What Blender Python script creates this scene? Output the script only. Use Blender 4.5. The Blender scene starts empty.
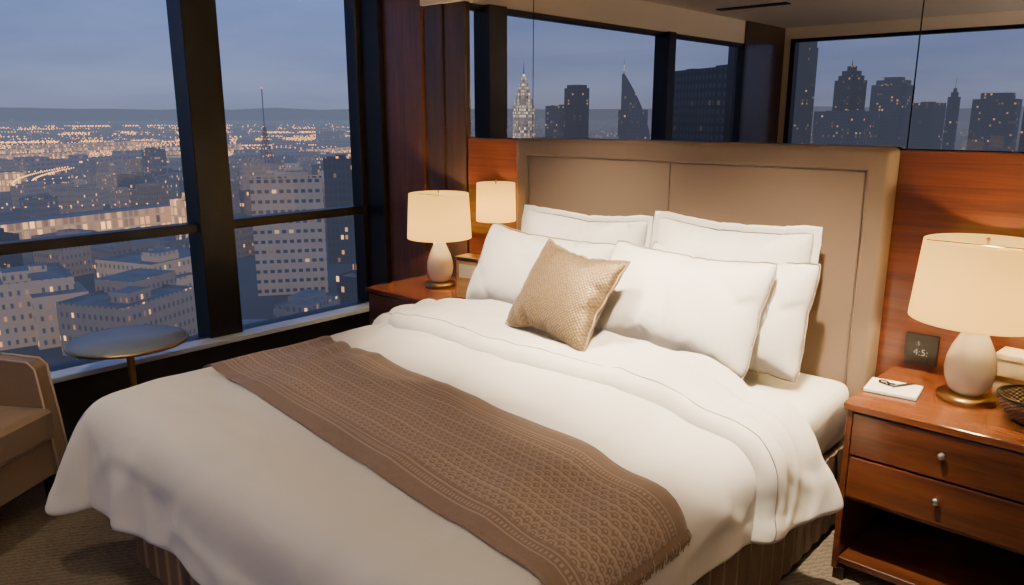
import bpy, bmesh, math, random, time
import numpy as np
from mathutils import Vector, Matrix, noise
random.seed(7); np.random.seed(7)
T0=time.time()
D=bpy.data; C=bpy.context; scene=C.scene
COL=scene.collection

# ------------------------------------------------------------------ helpers
def link(o): COL.objects.link(o); return o
def top(o,label,cat,group=None):
    o["label"]=label; o["category"]=cat
    if group: o["group"]=group
    return o
def struct(o): o["kind"]="structure"; return o
def empty(name,loc=(0,0,0),rot=0.0):
    e=D.objects.new(name,None); e.location=loc; e.rotation_euler=(0,0,rot); e.empty_display_size=0.1
    return link(e)
def meshobj(name,me,mat=None,loc=(0,0,0),rot=(0,0,0),parent=None,smooth=False):
    o=D.objects.new(name,me); o.location=loc; o.rotation_euler=rot
    if mat is not None:
        if isinstance(mat,(list,tuple)):
            for m in mat: me.materials.append(m)
        else: me.materials.append(mat)
    if smooth: me.polygons.foreach_set("use_smooth",[True]*len(me.polygons))
    link(o)
    if parent is not None: o.parent=parent
    return o
def bm_mesh(bm,name):
    me=D.meshes.new(name); bm.normal_update(); bm.to_mesh(me); bm.free(); return me
def add_box(bm,c,s,bevel=0,seg=2):
    r=bmesh.ops.create_cube(bm,size=1.0)
    vs=r['verts']
    bmesh.ops.scale(bm,vec=Vector(s),verts=vs)
    bmesh.ops.translate(bm,vec=Vector(c),verts=vs)
    if bevel>0:
        es=list({e for v in vs for e in v.link_edges})
        bmesh.ops.bevel(bm,geom=es,offset=bevel,segments=seg,profile=0.6,affect='EDGES')
def boxes(name,lst,mat,parent=None,loc=(0,0,0),rot=(0,0,0),bevel=0,seg=2,smooth=False):
    bm=bmesh.new()
    for b in lst:
        x0,x1,y0,y1,z0,z1=b
        add_box(bm,((x0+x1)/2,(y0+y1)/2,(z0+z1)/2),(x1-x0,y1-y0,z1-z0),bevel,seg)
    return meshobj(name,bm_mesh(bm,name),mat,loc,rot,parent,smooth)
def quad(name,pts,mat,parent=None):
    me=D.meshes.new(name); me.from_pydata(pts,[],[(0,1,2,3)]); me.update(); return meshobj(name,me,mat,parent=parent)
def lathe(name,prof,mat,loc=(0,0,0),parent=None,n=48,smooth=True):
    bm=bmesh.new(); rings=[]
    for r,z in prof:
        if r<1e-5: rings.append([bm.verts.new((0,0,z))])
        else: rings.append([bm.verts.new((r*math.cos(2*math.pi*i/n),r*math.sin(2*math.pi*i/n),z)) for i in range(n)])
    for a,b in zip(rings[:-1],rings[1:]):
        for i in range(n):
            j=(i+1)%n
            if len(a)==1 and len(b)==1: continue
            if len(a)==1: bm.faces.new((a[0],b[j],b[i]))
            elif len(b)==1: bm.faces.new((a[i],a[j],b[0]))
            else: bm.faces.new((a[i],a[j],b[j],b[i]))
    bmesh.ops.recalc_face_normals(bm,faces=bm.faces)
    return meshobj(name,bm_mesh(bm,name),mat,loc,(0,0,0),parent,smooth)
def tube(name,pts,rad,mat,parent=None,loc=(0,0,0),closed=False,n=8):
    bm=bmesh.new(); rings=[]; P=[Vector(p) for p in pts]; m=len(P)
    up=Vector((0,0,1))
    for k in range(m):
        if closed: t=(P[(k+1)%m]-P[(k-1)%m])
        else: t=P[min(k+1,m-1)]-P[max(k-1,0)]
        t.normalize(); a=t.cross(up)
        if a.length<1e-3: a=t.cross(Vector((1,0,0)))
        a.normalize(); b=t.cross(a)
        rings.append([bm.verts.new(P[k]+rad*(math.cos(2*math.pi*i/n)*a+math.sin(2*math.pi*i/n)*b)) for i in range(n)])
    rr=range(m) if closed else range(m-1)
    for k in rr:
        A=rings[k];B=rings[(k+1)%m]
        for i in range(n):
            j=(i+1)%n; bm.faces.new((A[i],A[j],B[j],B[i]))
    if not closed:
        bm.faces.new(rings[0]); bm.faces.new(rings[-1][::-1])
    bmesh.ops.recalc_face_normals(bm,faces=bm.faces)
    return meshobj(name,bm_mesh(bm,name),mat,loc,(0,0,0),parent,True)
def subsurf(o,l=1):
    m=o.modifiers.new("Subsurf",'SUBSURF'); m.levels=l; m.render_levels=l
def sst(x): x=min(1,max(0,x)); return x*x*(3-2*x)

# ------------------------------------------------------------------ materials
HAZE=(.175,.197,.285)
class NT:
    def __init__(s,name):
        s.m=D.materials.new(name); s.m.use_nodes=True; s.t=s.m.node_tree
        s.b=s.t.nodes["Principled BSDF"]; s.out=s.t.nodes["Material Output"]
    def n(s,typ,**k):
        nd=s.t.nodes.new(typ)
        for a,v in k.items(): setattr(nd,a,v)
        return nd
    def l(s,a,b): s.t.links.new(a,b)
    def math(s,op,a,b=None,c=None):
        nd=s.t.nodes.new("ShaderNodeMath"); nd.operation=op
        for i,v in enumerate((a,b,c)):
            if v is None: continue
            if isinstance(v,(int,float)): nd.inputs[i].default_value=v
            else: s.l(v,nd.inputs[i])
        return nd.outputs[0]
    def mix(s,f,a,b):
        nd=s.t.nodes.new("ShaderNodeMix"); nd.data_type='RGBA'
        for idx,v in ((0,f),(6,a),(7,b)):
            if hasattr(v,"is_output") or hasattr(v,"links"): s.l(v,nd.inputs[idx])
            elif idx==0: nd.inputs[0].default_value=v
            else: nd.inputs[idx].default_value=(*v,1) if len(v)==3 else v
        return nd.outputs[2]
    def bump(s,h,strength=0.3,dist=0.01):
        nd=s.t.nodes.new("ShaderNodeBump"); nd.inputs["Strength"].default_value=strength
        nd.inputs["Distance"].default_value=dist; s.l(h,nd.inputs["Height"]); s.l(nd.outputs[0],s.b.inputs["Normal"])
    def tc(s,scale=(1,1,1),coord="Object",rot=(0,0,0)):
        t=s.t.nodes.new("ShaderNodeTexCoord"); mp=s.t.nodes.new("ShaderNodeMapping")
        mp.inputs["Scale"].default_value=scale; mp.inputs["Rotation"].default_value=rot
        s.l(t.outputs[coord],mp.inputs[0]); return mp.outputs[0]
    def haze(s,scale=1200.0,col=HAZE,st=1.0):  # aerial haze painted into the surface: blue-grey emission growing with distance from origin
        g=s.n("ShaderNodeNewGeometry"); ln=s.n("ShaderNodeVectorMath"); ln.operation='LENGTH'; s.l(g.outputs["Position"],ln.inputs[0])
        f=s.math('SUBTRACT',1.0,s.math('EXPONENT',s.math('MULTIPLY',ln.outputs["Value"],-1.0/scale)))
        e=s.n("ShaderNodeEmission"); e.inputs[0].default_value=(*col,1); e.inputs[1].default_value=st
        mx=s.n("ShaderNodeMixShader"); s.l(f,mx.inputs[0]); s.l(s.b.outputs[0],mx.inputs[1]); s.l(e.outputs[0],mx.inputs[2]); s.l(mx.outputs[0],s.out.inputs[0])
def basic(name,col,rough=0.5,metal=0,bump=None,var=0.0,emit=None,haze=None):
    k=NT(name); k.b.inputs["Roughness"].default_value=rough; k.b.inputs["Metallic"].default_value=metal
    nz=k.n("ShaderNodeTexNoise"); nz.inputs["Scale"].default_value=bump[0] if bump else 8.0; nz.inputs["Detail"].default_value=4
    k.l(k.tc(),nz.inputs["Vector"])
    c2=tuple(x*(1-var) for x in col)
    k.l(k.mix(nz.outputs[0],col,c2),k.b.inputs["Base Color"])
    if bump: k.bump(nz.outputs[0],bump[1],bump[2])
    if emit:
        k.b.inputs["Emission Color"].default_value=(*emit[0],1); k.b.inputs["Emission Strength"].default_value=emit[1]
    if haze: k.haze(haze)
    return k.m
def wood(name,dark,light,scale=(1,1,1),rough=0.28,grain='X'):
    k=NT(name); k.b.inputs["Roughness"].default_value=rough
    sc={'X':(1.2,14,14),'Z':(14,14,1.2),'Y':(14,1.2,14)}[grain]
    v=k.tc(tuple(a*b for a,b in zip(sc,scale)))
    n1=k.n("ShaderNodeTexNoise"); n1.inputs["Scale"].default_value=1.6; n1.inputs["Detail"].default_value=8; n1.inputs["Roughness"].default_value=.65; n1.inputs["Distortion"].default_value=0.6
    k.l(v,n1.inputs["Vector"])
    n2=k.n("ShaderNodeTexNoise"); n2.inputs["Scale"].default_value=9; n2.inputs["Detail"].default_value=6; k.l(v,n2.inputs["Vector"])
    s=k.math('ADD',k.math('MULTIPLY',n1.outputs[0],.75),k.math('MULTIPLY',n2.outputs[0],.25))
    r=k.n("ShaderNodeValToRGB"); r.color_ramp.elements[0].position=.34; r.color_ramp.elements[1].position=.70
    r.color_ramp.elements[0].color=(*dark,1); r.color_ramp.elements[1].color=(*light,1)
    k.l(s,r.inputs[0]); k.l(r.outputs[0],k.b.inputs["Base Color"])
    k.b.inputs["Coat Weight"].default_value=.35; k.b.inputs["Coat Roughness"].default_value=.12
    k.bump(s,.08,.002)
    return k.m
def fabric(name,col,col2=None,weave=900,bump=.15,rough=.85,sheen=.3,wr=3.0,wrs=.25,wd=.03,crease=0):
    k=NT(name); k.b.inputs["Roughness"].default_value=rough
    k.b.inputs["Sheen Weight"].default_value=sheen; k.b.inputs["Sheen Roughness"].default_value=.5
    v=k.tc()
    n1=k.n("ShaderNodeTexNoise"); n1.inputs["Scale"].default_value=wr; n1.inputs["Detail"].default_value=2; n1.inputs["Distortion"].default_value=.8; k.l(v,n1.inputs["Vector"])
    n2=k.n("ShaderNodeTexNoise"); n2.inputs["Scale"].default_value=weave; k.l(v,n2.inputs["Vector"])
    k.l(k.mix(n2.outputs[0],col,col2 or col),k.b.inputs["Base Color"])
    h=n1.outputs[0]
    if crease:
        n3=k.n("ShaderNodeTexNoise"); n3.inputs["Scale"].default_value=crease; n3.inputs["Detail"].default_value=1; n3.inputs["Distortion"].default_value=1.2; k.l(v,n3.inputs["Vector"])
        rd=k.math('ABSOLUTE',k.math('SUBTRACT',n3.outputs[0],.5)); rd=k.math('MINIMUM',k.math('MULTIPLY',rd,12.0),1.0)
        h=k.math('ADD',h,k.math('MULTIPLY',rd,-.12))
    b1=k.n("ShaderNodeBump"); b1.inputs["Strength"].default_value=wrs; b1.inputs["Distance"].default_value=wd; k.l(h,b1.inputs["Height"])
    b2=k.n("ShaderNodeBump"); b2.inputs["Strength"].default_value=bump; b2.inputs["Distance"].default_value=.001; k.l(n2.outputs[0],b2.inputs["Height"])
    k.l(b1.outputs[0],b2.inputs["Normal"]); k.l(b2.outputs[0],k.b.inputs["Normal"])
    return k.m

M_white=fabric("white_linen",(.93,.91,.87),(.91,.89,.85),weave=600,bump=.06,sheen=.05,wr=3,wrs=.15,crease=3.5)
M_duvet=fabric("duvet_cotton",(.90,.865,.81),(.87,.835,.78),weave=500,bump=.06,sheen=.05,wr=1.6,wrs=.22,wd=.03,crease=2.0)
M_piping=basic("taupe_piping",(.30,.23,.17),.8)
M_pillowpipe=basic("pillow_piping",(.40,.33,.27),.8)
M_head=fabric("taupe_leather",(.245,.176,.124),(.225,.16,.112),weave=300,bump=.1,rough=.42,sheen=.1,wr=2,wrs=.05)
M_headf=fabric("taupe_leather_frame",(.23,.163,.114),(.21,.15,.104),weave=300,bump=.1,rough=.42,sheen=.1,wr=2,wrs=.03)
M_wood=wood("mahogany_wood",(.038,.011,.005),(.135,.042,.015),grain='X')
M_woodtop=wood("mahogany_top_wood",(.10,.030,.011),(.27,.092,.030),grain='X',rough=.2)
M_woodv=wood("mahogany_panel_wood",(.042,.0105,.0045),(.165,.044,.014),grain='X',scale=(.5,1.3,1.3),rough=.28)
M_wooddark=wood("dark_walnut_wood",(.022,.012,.008),(.075,.038,.020),grain='Z',rough=.35)
M_woodcol=wood("brown_column_wood",(.06,.022,.011),(.16,.060,.026),grain='Z',rough=.35)
M_black=basic("black_window_metal",(.012,.012,.014),.4,.3)
M_darkwall=basic("dark_parapet_paint",(.03,.028,.028),.7)
M_brass=basic("aged_brass",(.45,.30,.12),.3,1.0)
M_silver=basic("brushed_nickel",(.62,.58,.54),.28,1.0)
M_ceramic=basic("ivory_ceramic",(.93,.88,.74),.10,0)
M_ceil=basic("cream_ceiling_paint",(.84,.78,.69),.9)
M_wallp=basic("beige_wall_paint",(.42,.35,.27),.9)
M_chair=fabric("taupe_chair_leather",(.28,.20,.14),(.24,.17,.115),weave=120,bump=.3,rough=.5,sheen=.1,wr=3,wrs=.08)
M_chairpipe=basic("beige_chair_piping",(.55,.45,.34),.6)
M_darkmetal=basic("bronze_metal",(.05,.035,.025),.35,.8)
M_paper=basic("white_paper",(.88,.86,.81),.7)
M_blackp=basic("black_plastic",(.015,.013,.012),.25)
M_creambox=basic("cream_card",(.62,.52,.36),.6)
M_sill=basic("sill_tinted_sky_reflection",(.55,.63,.74),.3)  # blue-white base colour carries the sky's reflection

def mk_carpet():
    k=NT("woven_carpet"); k.b.inputs["Roughness"].default_value=.95
    v=k.tc(rot=(0,0,.6))
    w=k.n("ShaderNodeTexWave"); w.inputs["Scale"].default_value=14; w.inputs["Distortion"].default_value=6; w.inputs["Detail"].default_value=3; w.inputs["Detail Scale"].default_value=4
    k.l(v,w.inputs["Vector"])
    n=k.n("ShaderNodeTexNoise"); n.inputs["Scale"].default_value=260; k.l(v,n.inputs["Vector"])
    f=k.math('ADD',k.math('MULTIPLY',w.outputs["Fac"],.5),k.math('MULTIPLY',n.outputs[0],.5))
    k.l(k.mix(f,(.065,.050,.036),(.19,.155,.115)),k.b.inputs["Base Color"]); k.bump(f,.6,.004); return k.m
M_carpet=mk_carpet()
def mk_base():
    k=NT("striped_bed_base_fabric"); k.b.inputs["Roughness"].default_value=.7
    t=k.n("ShaderNodeTexCoord"); s=k.n("ShaderNodeSeparateXYZ"); k.l(t.outputs["Object"],s.inputs[0])
    u=k.math('ADD',s.outputs[0],s.outputs[1])
    f=k.math('FRACT',k.math('DIVIDE',u,.09)); g=k.math('GREATER_THAN',f,.80)
    k.l(k.mix(g,(.14,.09,.057),(.32,.23,.145)),k.b.inputs["Base Color"]); return k.m
M_base=mk_base()
def mk_runner():
    k=NT("woven_runner_fabric"); k.b.inputs["Roughness"].default_value=.8; k.b.inputs["Sheen Weight"].default_value=.2
    t=k.n("ShaderNodeUVMap"); s=k.n("ShaderNodeSeparateXYZ"); k.l(t.outputs[0],s.inputs[0])
    u=s.outputs[0]; v=s.outputs[1]
    row=k.math('DIVIDE',v,.0196); ri=k.math('FLOOR',row); rf=k.math('FRACT',row)
    par=k.math('MODULO',ri,2.0)
    uu=k.math('FRACT',k.math('ADD',k.math('DIVIDE',u,.028),k.math('MULTIPLY',par,.5)))
    dx=k.math('SUBTRACT',uu,.5); dy=k.math('SUBTRACT',rf,.1)
    d=k.math('SQRT',k.math('ADD',k.math('MULTIPLY',dx,dx),k.math('MULTIPLY',k.math('MULTIPLY',dy,dy),.45)))
    pat=k.math('LESS_THAN',k.math('ABSOLUTE',k.math('SUBTRACT',d,.38)),.12)
    dot=k.math('LESS_THAN',d,.13)
    pat=k.math('MAXIMUM',pat,dot)
    av=k.math('ABSOLUTE',k.math('SUBTRACT',v,.245))
    pat=k.math('MULTIPLY',pat,k.math('LESS_THAN',av,.152))
    band=k.math('LESS_THAN',k.math('ABSOLUTE',k.math('SUBTRACT',k.math('FRACT',k.math('DIVIDE',v,.0588)),.5)),.06)
    band=k.math('MULTIPLY',band,k.math('LESS_THAN',av,.150))
    line=k.math('LESS_THAN',k.math('ABSOLUTE',k.math('SUBTRACT',av,.162)),.003)
    l3=k.math('MULTIPLY',k.math('LESS_THAN',k.math('ABSOLUTE',k.math('SUBTRACT',av,.178)),.006),k.math('GREATER_THAN',k.math('SINE',k.math('MULTIPLY',u,520)),0))
    l4=k.math('LESS_THAN',k.math('ABSOLUTE',k.math('SUBTRACT',av,.193)),.0025)
    line=k.math('MAXIMUM',k.math('MAXIMUM',k.math('MAXIMUM',line,l3),l4),band)
    weave=k.math('MULTIPLY',k.math('SINE',k.math('MULTIPLY',u,1400)),k.math('SINE',k.math('MULTIPLY',v,1400)))
    nz=k.n("ShaderNodeTexNoise"); nz.inputs["Scale"].default_value=60; k.l(t.outputs[0],nz.inputs["Vector"])
    base=k.mix(nz.outputs[0],(.205,.135,.102),(.28,.195,.15))
    c=k.mix(k.math('MULTIPLY',pat,.65),base,(.48,.37,.30)); c=k.mix(k.math('MULTIPLY',line,.65),c,(.48,.37,.295))
    k.l(c,k.b.inputs["Base Color"])
    k.bump(k.math('ADD',pat,k.math('MULTIPLY',weave,.35)),.22,.003)
    return k.m
M_runner=mk_runner()
def mk_gold():
    k=NT("gold_brocade_fabric"); k.b.inputs["Roughness"].default_value=.38; k.b.inputs["Sheen Weight"].default_value=.2
    v=k.tc((1,1,0.0),rot=(0,0,math.radians(45)))
    vo=k.n("ShaderNodeTexVoronoi"); vo.inputs["Scale"].default_value=95; vo.inputs["Randomness"].default_value=.3; k.l(v,vo.inputs["Vector"])
    f=k.math('MULTIPLY',vo.outputs["Distance"],1.4)
    k.l(k.mix(f,(.38,.27,.135),(.14,.088,.038)),k.b.inputs["Base Color"]); k.b.inputs["Metallic"].default_value=.3
    k.bump(k.math('SUBTRACT',1.0,f),.5,.004); return k.m
M_gold=mk_gold()
M_goldpipe=basic("gold_piping",(.42,.30,.15),.4,.3)
def mk_weave():
    k=NT("dark_woven_wicker"); k.b.inputs["Roughness"].default_value=.6
    t=k.n("ShaderNodeTexCoord"); s=k.n("ShaderNodeSeparateXYZ"); k.l(t.outputs["Object"],s.inputs[0])
    an=k.math('ARCTAN2',s.outputs[1],s.outputs[0])
    w=k.math('MULTIPLY',k.math('SINE',k.math('MULTIPLY',an,28)),k.math('SINE',k.math('MULTIPLY',s.outputs[2],560)))
    f=k.math('ADD',.5,k.math('MULTIPLY',w,.5))
    k.l(k.mix(f,(.03,.017,.010),(.20,.12,.065)),k.b.inputs["Base Color"]); k.bump(f,.8,.006); return k.m
M_weave=mk_weave()
def mk_shade():
    k=NT("glowing_lampshade_linen")
    t=k.t; t.nodes.remove(k.b)
    tl=k.n("ShaderNodeBsdfTranslucent"); tl.inputs[0].default_value=(.98,.76,.30,1)
    df=k.n("ShaderNodeBsdfDiffuse"); df.inputs[0].default_value=(.84,.66,.32,1)
    em=k.n("ShaderNodeEmission"); em.inputs[0].default_value=(1,.64,.17,1); em.inputs[1].default_value=.85  # lamp glow added to the cloth as emission, on top of the bulb
    mx=k.n("ShaderNodeMixShader"); mx.inputs[0].default_value=.20; k.l(tl.outputs[0],mx.inputs[1]); k.l(df.outputs[0],mx.inputs[2])
    ad=k.n("ShaderNodeAddShader"); k.l(mx.outputs[0],ad.inputs[0]); k.l(em.outputs[0],ad.inputs[1]); k.l(ad.outputs[0],k.out.inputs[0])
    return k.m
M_shade=mk_shade()
def mk_mirror():
    k=NT("mirror_glass"); k.b.inputs["Metallic"].default_value=1; k.b.inputs["Roughness"].default_value=.0
    k.b.inputs["Base Color"].default_value=(.80,.75,.70,1); return k.m
M_mirror=mk_mirror()
def mk_glass():
    k=NT("window_glass"); k.t.nodes.remove(k.b)
    tr=k.n("ShaderNodeBsdfTransparent"); tr.inputs[0].default_value=(.93,.95,.97,1)
    gl=k.n("ShaderNodeBsdfGlossy"); gl.inputs["Roughness"].default_value=0; gl.inputs[0].default_value=(1,1,1,1)
    lw=k.n("ShaderNodeLayerWeight"); lw.inputs[0].default_value=.5
    f=k.math('ADD',.015,k.math('MULTIPLY',k.math('POWER',lw.outputs["Facing"],5.0),.5))
    mx=k.n("ShaderNodeMixShader"); k.l(f,mx.inputs[0]); k.l(tr.outputs[0],mx.inputs[1]); k.l(gl.outputs[0],mx.inputs[2]); k.l(mx.outputs[0],k.out.inputs[0])
    return k.m
M_glass=mk_glass()
def emis(name,col,s):
    k=NT(name); k.b.inputs["Base Color"].default_value=(*col,1); k.b.inputs["Emission Color"].default_value=(*col,1); k.b.inputs["Emission Strength"].default_value=s; return k.m
M_led=emis("downlight_lens",(1,.8,.55),6.0)
M_digit=emis("clock_digits",(.34,.36,.37),.09)

# ------------------------------------------------------------------ camera
cam=D.cameras.new("camera"); cam.sensor_width=36; cam.lens=26.82; cam.clip_end=20000; cam.clip_start=.05
co=D.objects.new("camera",cam); co.location=(0,0,1.6); co.rotation_euler=(math.radians(76.9),0,math.radians(42.3)); link(co); scene.camera=co
r=math.radians
# ------------------------------------------------------------------ room shell
XW=-4.0; YB=3.09; XR=1.3; YF=-3.06; ZC=2.6
struct(boxes("floor",[(XW-.2,XR+.1,YF-.2,YB+.1,-.1,0)],M_carpet))
struct(boxes("ceiling",[(XW-.2,XR+.1,YF-.2,YB+.1,ZC,ZC+.1)],M_ceil))
struct(boxes("wall_back",[(XW-.2,XR+.1,YB,YB+.12,0,ZC)],M_wooddark))
struct(boxes("wall_right",[(XR,XR+.1,YF,YB,0,ZC)],M_wallp))
struct(boxes("wall_left",[(XW-.2,XW-.02,-2.05,YB,0,.34)],M_darkwall))
struct(boxes("trim_8",[(XW-.2,XW-.02,-2.05,YB,2.36,ZC)],M_ceil))
struct(boxes("wall_left_solid",[(XW-.2,XW,YF,-2.05,0,ZC)],M_wooddark))
struct(boxes("wall_front",[(XW,XR,YF-.2,YF,0,.7),(XW,XR,YF-.2,YF,2.47,ZC),(XW-.2,XW+.08,YF-.2,YF,.7,2.47)],M_ceil))
w1=struct(boxes("window_1",[(XW-.10,XW+.06,1.87,2.06,.34,2.36),
   (XW-.10,XW+.01,2.97,YB,.34,2.36),(XW-.10,XW+.06,-.49,-.36,.34,2.36),(XW-.10,XW+.02,-2.05,-1.99,.34,2.36),
   (XW-.06,XW+.03,-.36,1.87,.985,1.035),(XW-.06,XW+.03,2.06,2.97,.985,1.035),(XW-.08,XW+.03,-1.99,2.97,.34,.40),(XW-.08,XW+.0,-1.99,2.97,2.32,2.36)],M_black,bevel=.004,seg=1))
for a,b in ((-.36,1.87),(2.06,2.97),(-1.99,-.49)):
    quad("glass_pane",[(XW-.02,a,.40),(XW-.02,b,.40),(XW-.02,b,2.32),(XW-.02,a,2.32)],M_glass,parent=w1)
w2=struct(boxes("window_2",[(XW+.08,XW+.14,YF-.1,YF+.02,.7,2.47),(XR-.06,XR,YF-.1,YF+.02,.7,2.47),
   (XW+.14,XR-.06,YF-.1,YF+.02,.7,.75),(XW+.14,XR-.06,YF-.1,YF+.01,2.435,2.47)],M_black,bevel=.003,seg=1))
quad("glass_pane",[(XW+.14,YF-.05,.75),(XR-.06,YF-.05,.75),(XR-.06,YF-.05,2.435),(XW+.14,YF-.05,2.435)],M_glass,parent=w2)
struct(boxes("trim_1",[(XW-.02,XW+.14,-2.0,3.08,.375,.40)],M_sill,bevel=.004))
struct(boxes("trim_2",[(-3.80,-3.46,YB-.06,YB,0,2.6)],M_woodcol,bevel=.004))
struct(boxes("trim_7",[(-3.99,-3.81,YB-.09,YB,0,2.6)],M_black,bevel=.004))
struct(boxes("trim_3",[(-3.45,-3.30,YB-.045,YB,0,2.2),(-3.29,-3.13,YB-.035,YB,0,2.2)],M_wooddark,bevel=.003))
struct(boxes("trim_4",[(-3.45,-3.13,YB-.07,YB,2.2,2.6)],M_ceil))
struct(boxes("trim_5",[(-3.12,-2.60,YB-.03,YB,0,1.475)],M_woodv,bevel=.003))
struct(boxes("trim_6",[(-.90,XR,YB-.03,YB,0,1.475)],M_woodv,bevel=.003))
for i,(a,b) in enumerate([(-3.12,-2.655),(-2.65,-.845),(-.84,XR-.02)]):
    e=boxes("wall_mirror",[(a,b,YB-.014,YB-.002,1.48,2.59)],M_mirror,bevel=0)
    top(e,"frameless mirror panel above the headboard wall panelling","mirror","wall mirror panels")
v=boxes("ceiling_vent",[(-.35,.35,-.05,-.035,-.012,0),(-.35,.35,.035,.05,-.012,0),(-.35,-.335,-.05,.05,-.012,0),(.335,.35,-.05,.05,-.012,0)]+[(-.34,.34,-.035+i*.012,-.031+i*.012,-.010,0) for i in range(6)],M_black,loc=(-3.45,-1.0,ZC))
top(v,"long slotted air vent set in the ceiling","air vent")
def cove(n,b,lx,ly,sx,sy,p):
    t_=struct(boxes("trim_%d"%n,[b],M_wallp,bevel=.004))
    l=D.lights.new("cove_strip",'AREA'); l.shape='RECTANGLE'; l.size=sx; l.size_y=sy; l.energy=p; l.color=(1,.82,.62)
    lo=D.objects.new("cove_strip",l); lo.location=(lx,ly,b[5]+.01); lo.rotation_euler=(math.pi,0,0); lo.parent=t_; link(lo)
cove(9,(XR-.16,XR,-2.95,-.9,1.60,1.64),XR-.08,-1.9,.10,2.0,190)
def downlight(x,y,power,size=1.5,blend=.6,tgt=None,col=(1,.79,.54)):
    e=empty("ceiling_downlight",(x,y,ZC))
    lathe("trim_ring",[(.036,-.001),(.036,-.010),(.05,-.008),(.052,-.001)],M_brass,parent=e,n=32)
    lathe("lens",[(0,-.006),(.035,-.006),(.035,-.002)],M_led,parent=e,n=32)
    l=D.lights.new("downlight_beam",'SPOT'); l.energy=power; l.spot_size=size; l.spot_blend=blend; l.shadow_soft_size=.04; l.color=col
    lo=D.objects.new("downlight_beam",l); lo.location=(0,0,-.03); lo.parent=e; link(lo)
    if tgt:
        d=Vector(tgt)-Vector((x,y,ZC)); lo.rotation_euler=d.to_track_quat('-Z','Y').to_euler()
    top(e,"small round recessed ceiling downlight with brass ring","ceiling light","recessed downlights")
downlight(-.85,1.75,760,1.0,1.0,tgt=(-1.20,2.45,.7))
downlight(-2.15,1.75,480,1.0,1.0,tgt=(-2.05,2.55,.7))
downlight(-1.75,.6,36,1.9,.9)
downlight(-3.2,.5,52,1.7,.9)
downlight(.2,1.4,24,1.9,.9)
downlight(-1.6,-1.6,45,2.2,.9)
downlight(-.35,2.55,24,1.3,.9)

# ------------------------------------------------------------------ cloth simulation tools
def run_sim(obj,frames):
    m=obj.modifiers["Cloth"]; m.point_cache.frame_start=1; m.point_cache.frame_end=frames
    scene.frame_start=1; scene.frame_end=frames
    for f in range(1,frames+1): scene.frame_set(f); 
    dg=C.evaluated_depsgraph_get(); ev=obj.evaluated_get(dg)
    n=len(obj.data.vertices); co=np.empty(n*3); ev.data.vertices.foreach_get("co",co)
    return co.reshape(-1,3)
def grid_faces(nx,ny): 
    return [(i*ny+j,(i+1)*ny+j,(i+1)*ny+j+1,i*ny+j+1) for i in range(nx-1) for j in range(ny-1)]

# ------------------------------------------------------------------ bed
BX0,BX1,BY0,BY1=-2.68,-.90,.90,2.96; ZM=.60
bed=empty("bed",((BX0+BX1)/2,(BY0+BY1)/2,0))
top(bed,"king bed with taupe upholstered headboard and striped fabric base","bed")
bl=Vector(bed.location)
def L(b): return (b[0]-bl.x,b[1]-bl.x,b[2]-bl.y,b[3]-bl.y,b[4],b[5])
def channel_base():
    bm=bmesh.new(); x0,x1,y0,y1=BX0+.01-bl.x,BX1+.0-bl.x,BY0+.02-bl.y,BY1-bl.y
    per=[]; step=.0075
    def seg(ax,ay,bx,by,nx,ny):
        Ln=math.hypot(bx-ax,by-ay); n=int(Ln/step)
        for i in range(n):
            s=i*step; t=s/Ln; x=ax+(bx-ax)*t; y=ay+(by-ay)*t
            ph=(x+y)/.09; o=.008*abs(math.sin(math.pi*ph))
            per.append((x+nx*o,y+ny*o))
    seg(x0,y0,x1,y0,0,-1); seg(x1,y0,x1,y1,1,0); seg(x1,y1,x0,y1,0,1); seg(x0,y1,x0,y0,-1,0)
    A=[bm.verts.new((x,y,.03)) for x,y in per]; B=[bm.verts.new((x,y,.35)) for x,y in per]
    n=len(per)
    for i in range(n): j=(i+1)%n; bm.faces.new((A[i],A[j],B[j],B[i]))
    bm.faces.new(B); bm.faces.new(A[::-1])
    return meshobj("bed_base",bm_mesh(bm,"bed_base"),M_base,parent=bed)
channel_base()
for sx in (BX0+.12,BX1-.12):
    for sy in (BY0+.15,BY1-.15):
        boxes("leg",[(-.03,.03,-.03,.03,0,.04)],M_darkmetal,parent=bed,loc=(sx-bl.x,sy-bl.y,0))
mt=boxes("mattress",[L((BX0,BX1,BY0,BY1,.35,ZM))],M_white,parent=bed,bevel=.07,seg=5,smooth=True)
hb=empty("headboard",(0,0,0)); hb.parent=bed
HX0,HX1=-2.68,-.857
boxes("frame",[L((HX0+.012,HX1-.012,3.01,3.058,.05,1.474))],M_headf,parent=hb,bevel=.008,seg=3,smooth=False)
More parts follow.
